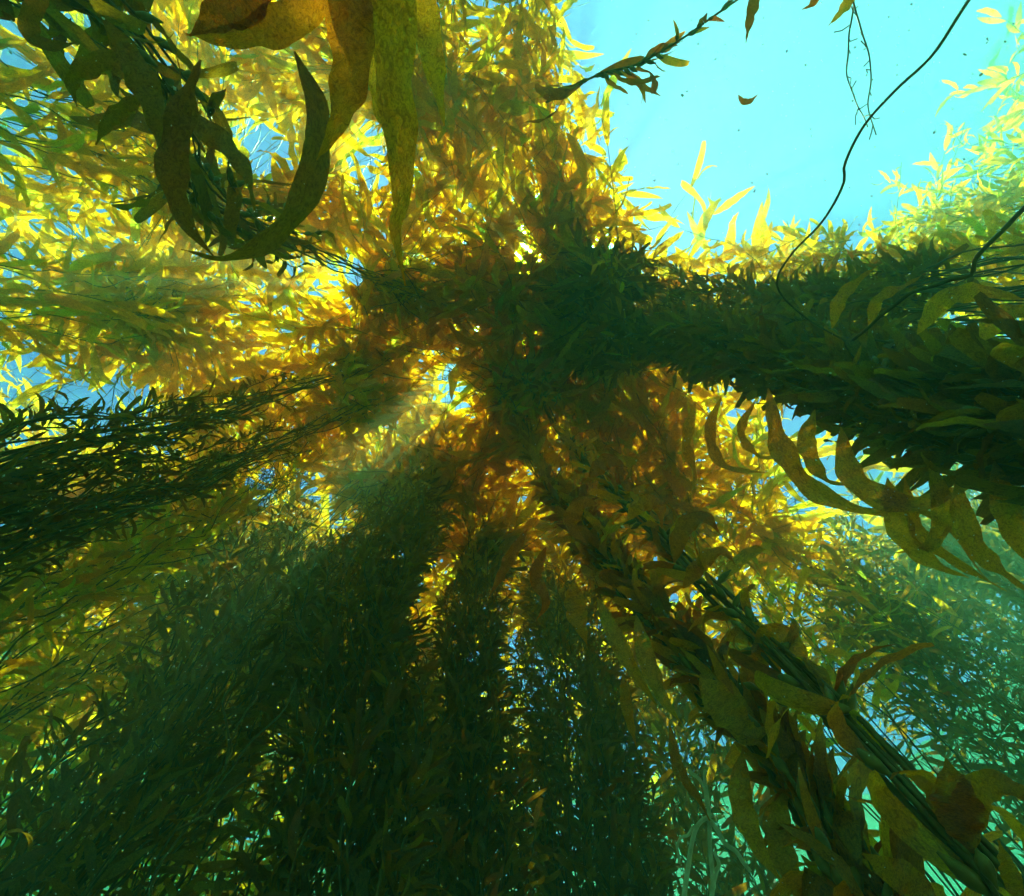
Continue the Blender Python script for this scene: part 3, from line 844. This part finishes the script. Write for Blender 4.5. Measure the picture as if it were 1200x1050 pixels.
# the broad torn blades low beside the bare bundle
q = new_plant("kelp_sprig", "sprig with torn broad brown blades and a round float, against teal water", "kelp sprig", None, at(1200, 1150, r=1.0), 0)
stem(q, [(1200, 1150, 1.0), (1172, 1060, .98), (1150, 1018, .97), (1133, 985, .96)], 0.0035)
for pts, w, roll, tw, ti, sh in [
        ([(1140, 1000, .96), (1125, 960, .95), (1118, 925, .95), (1108, 888, .96)], 48, .2, .4, .3, .9),
        ([(1130, 990, .96), (1108, 950, .96), (1085, 920, .97), (1060, 908, .98)], 26, .3, .6, .2, .8),
        ([(1138, 985, .96), (1140, 935, .95), (1165, 918, .94), (1200, 930, .94), (1225, 955, .95)], 36, .2, .5, .3, .7),
        ([(1195, 1060, .97), (1182, 1020, .97), (1170, 985, .98)], 20, .3, .5, .5, .8),
        ([(1100, 1065, 1.0), (1070, 1035, 1.0), (1040, 1020, 1.0), (1010, 1000, 1.02)], 34, .2, .5, .6, .8)]:
    custom_blade(q, pts, w, roll, tw, True, ti, sh)
custom_float(q, (1142, 992, .96), (1153, 1012, .96), 0.04)

# floating strand across the bright open water
r_ = new_plant("kelp_strand", "dark floating kelp strand with small blades and bead floats over bright water", "kelp strand", None, at(640, 120, r=3.4), 300, True, True)
P = stem(r_, [(640, 120, 3.4), (700, 88, 3.3), (745, 76, 3.2), (795, 48, 3.1), (835, 20, 3.0), (885, -15, 2.95)], 0.006, 0.004)
for k in range(5, 40, 1):
    if k > 24 and k % 2:
        continue
    t_ = P[min(k + 1, 39)] - P[k - 1]
    t_ = t_ / np.linalg.norm(t_)
    g = rng.normal(0, 1, 3)
    L_ = rng.uniform(.2, .34) if k < 18 else rng.uniform(.08, .2)
    add_blades(r_, P[k][None], (t_ * 0.9 * (1 if k > 9 else -1) + g * .38)[None], rng.normal(0, 1, (1, 3)), np.array([L_]), np.array([.3]))

t_ = new_plant("kelp_frond", "three small blades dangling apart over the open blue water", "kelp frond", None, at(800, -60, r=2.2), 0)
stem(t_, [(800, -60, 2.2), (880, -22, 2.1), (950, -20, 2.1), (1040, -40, 2.1)], 0.004)
for pts, w, ti in [([(884, -22, 2.1), (884, 0, 2.1), (879, 22, 2.1), (874, 50, 2.1)], 13, .1), ([(950, -20, 2.1), (958, -6, 2.1), (950, 6, 2.1), (940, 11, 2.1)], 11, .2),
                   ([(1005, -28, 2.1), (997, -4, 2.1), (985, 14, 2.1), (971, 30, 2.1)], 13, .8)]:
    custom_blade(t_, pts, w, .4, .8, True, ti)

# thin stalks
s_ = new_plant("bare_stipe", "long thin bare stalk curving down across the open blue water", "stalk", None, at(1220, -120, r=2.0), 0)
stem(s_, [(1220, -120, 2.0), (1137, -2, 2.0), (1095, 62, 1.98), (1050, 104, 1.96), (1012, 148, 1.95), (990, 192, 1.95), (988, 216, 1.95), (962, 262, 1.95), (928, 298, 1.96), (911, 326, 1.97), (918, 348, 2.0), (945, 372, 2.05), (990, 400, 2.1)], 0.0042, 0.0032, None, 70, 0.002)
u_ = new_plant("bare_stipe", "short crooked bare stalk with a kink, above the thick dark column", "stalk", None, at(1260, 190, r=1.8), 0)
stem(u_, [(1260, 190, 1.8), (1200, 245, 1.8), (1160, 286, 1.8), (1143, 305, 1.8), (1139, 322, 1.8), (1110, 329, 1.8), (1066, 345, 1.82), (1030, 372, 1.86), (1000, 400, 1.9)], 0.006, 0.005, None, 60, 0.004)
w_ = new_plant("thread_weed", "pair of hair-thin branched algae threads hanging in open blue water", "algae", None, at(1003, -40, r=2.4), 0)
for pts in ([(1003, -40, 2.4), (998, 20, 2.4), (994, 60, 2.4), (999, 105, 2.4), (1016, 150, 2.4)], [(1000, -10, 2.4), (1011, 40, 2.4), (1020, 85, 2.4), (1017, 125, 2.4), (1029, 158, 2.4)]):
    P = stem(w_, pts, 0.0028, 0.0018, M_THREAD, 40, 0.006, "thread")
    for k in range(6, 38, 3):
        e = P[k] + rng.normal(0, .022, 3)
        V, F = tube(np.stack([P[k], (P[k] + e) / 2 + rng.normal(0, .004, 3), e]), 0.0016, 4)
        link("twig", mesh_from("twig", V - w_['base'], F, M_THREAD), w_['root'])
d_ = new_plant("drifting_scrap", "small dark curved blade scrap drifting alone in bright cyan water", "kelp scrap", None, at(876, 116, r=3.0), 0)
custom_blade(d_, [(865, 111, 3.0), (870, 118, 3.0), (878, 119, 2.98), (888, 111, 2.98)], 7, .3, .4, True, 0.0, .9)

# pale dead stalks under the brown column
k_ = new_plant("dead_stalk", "pale bare branching dead stalks standing below the brown column", "dead stalk", None, at(815, 1180, r=1.7), 0)
for pts, r0 in [([(815, 1180, 1.7), (800, 1060, 1.7), (806, 1005, 1.7), (815, 968, 1.68), (832, 958, 1.67)], .007), ([(825, 1120, 1.7), (834, 1050, 1.7), (830, 1000, 1.69), (829, 955, 1.67), (827, 900, 1.66)], .006),
                ([(830, 960, 1.67), (855, 990, 1.66), (880, 1022, 1.66)], .006), ([(808, 903, 1.66), (822, 915, 1.66), (829, 950, 1.67)], .005), ([(815, 968, 1.68), (800, 985, 1.7), (795, 1010, 1.72)], .004), ([(834, 1040, 1.7), (842, 1015, 1.7), (838, 1000, 1.7)], .006)]:
    stem(k_, pts, r0, r0 * .7, M_PALE, 26, 0.006, "branch")
# thin tangled stipes in the light gap of the shadowed side
x_ = new_plant("bare_stipe", "tangle of thin bare branching stalks crossing the green gap between dark columns", "stalk", None, at(150, 1150, r=1.7), 0)
for pts in ([(150, 1150, 1.7), (190, 1020, 1.7), (245, 935, 1.72), (285, 880, 1.75), (330, 828, 1.8), (345, 800, 1.85)], [(245, 935, 1.72), (268, 880, 1.74), (262, 830, 1.78), (275, 800, 1.8)],
            [(210, 975, 1.7), (250, 950, 1.7), (280, 915, 1.72), (320, 905, 1.75)], [(262, 900, 1.73), (280, 850, 1.75), (300, 815, 1.8)]):
    stem(x_, pts, 0.0036, 0.0025, None, 40, 0.008)

flush_plants()

# suspended specks drifting in the water
def specks(n=7000):
    px = rng.uniform(-200, 1400, n); py = rng.uniform(-200, 1250, n)
    r = 0.8 + 3.0 * rng.uniform(0, 1, n)
    C = np.stack([at(a, b, r=c) for a, b, c in zip(px, py, r)])
    s = rng.uniform(.0008, .0021, n) * (1 + (rng.uniform(0, 1, n) < .04) * 1.2)
    A = rng.normal(0, 1, (n, 3)); A /= np.linalg.norm(A, axis=1, keepdims=True)
    B = np.cross(A, rng.normal(0, 1, (n, 3))); B /= np.linalg.norm(B, axis=1, keepdims=True)
    Cc = np.cross(A, B)
    q = s[:, None]
    V = np.stack([C + A * q, C + B * q * .7, C - A * q * 1.3, C - B * q * .7, C + Cc * q * .6, C - Cc * q * .6], 1)
    F = np.array([(0, 1, 4, 4), (1, 2, 4, 4), (2, 3, 4, 4), (3, 0, 4, 4), (1, 0, 5, 5), (2, 1, 5, 5), (3, 2, 5, 5), (0, 3, 5, 5)])[:, :3]
    Fm = (F[None] + (np.arange(n) * 6)[:, None, None]).reshape(-1, 3)
    tag(link("suspended_specks", mesh_from("suspended_specks", V.reshape(-1, 3), Fm, M_SPECK)), "pale specks of plankton and silt drifting in the water", None, None, "stuff")
specks()

# ------------------------------------------------------------------ the water itself
def haze():
    m, t = mat("water_haze")
    v = N(t, "ShaderNodeVolumePrincipled")
    v.inputs['Color'].default_value = (0.09, 0.26, 0.155, 1)
    v.inputs['Density'].default_value = 0.118
    v.inputs['Anisotropy'].default_value = 0.5
    v.inputs['Absorption Color'].default_value = (0, 0.5, 0.5, 1)
    o = N(t, "ShaderNodeOutputMaterial")
    t.links.new(v.outputs[0], o.inputs['Volume'])
    x = 38.0; z0 = ZB - 1.6; z1 = H
    V = np.array([(a, b, c) for c in (z0, z1) for b in (-x, x) for a in (-x, x)])
    F = np.array([(0, 2, 3, 1), (4, 5, 7, 6), (0, 1, 5, 4), (2, 6, 7, 3), (0, 4, 6, 2), (1, 3, 7, 5)])
    ob = link("haze", mesh_from("haze", V, F, m, smooth=False))
    tag(ob, "blue-green sea water filling the kelp forest", None, None, "stuff")
haze()
print("script", round(time.time() - T0, 1))
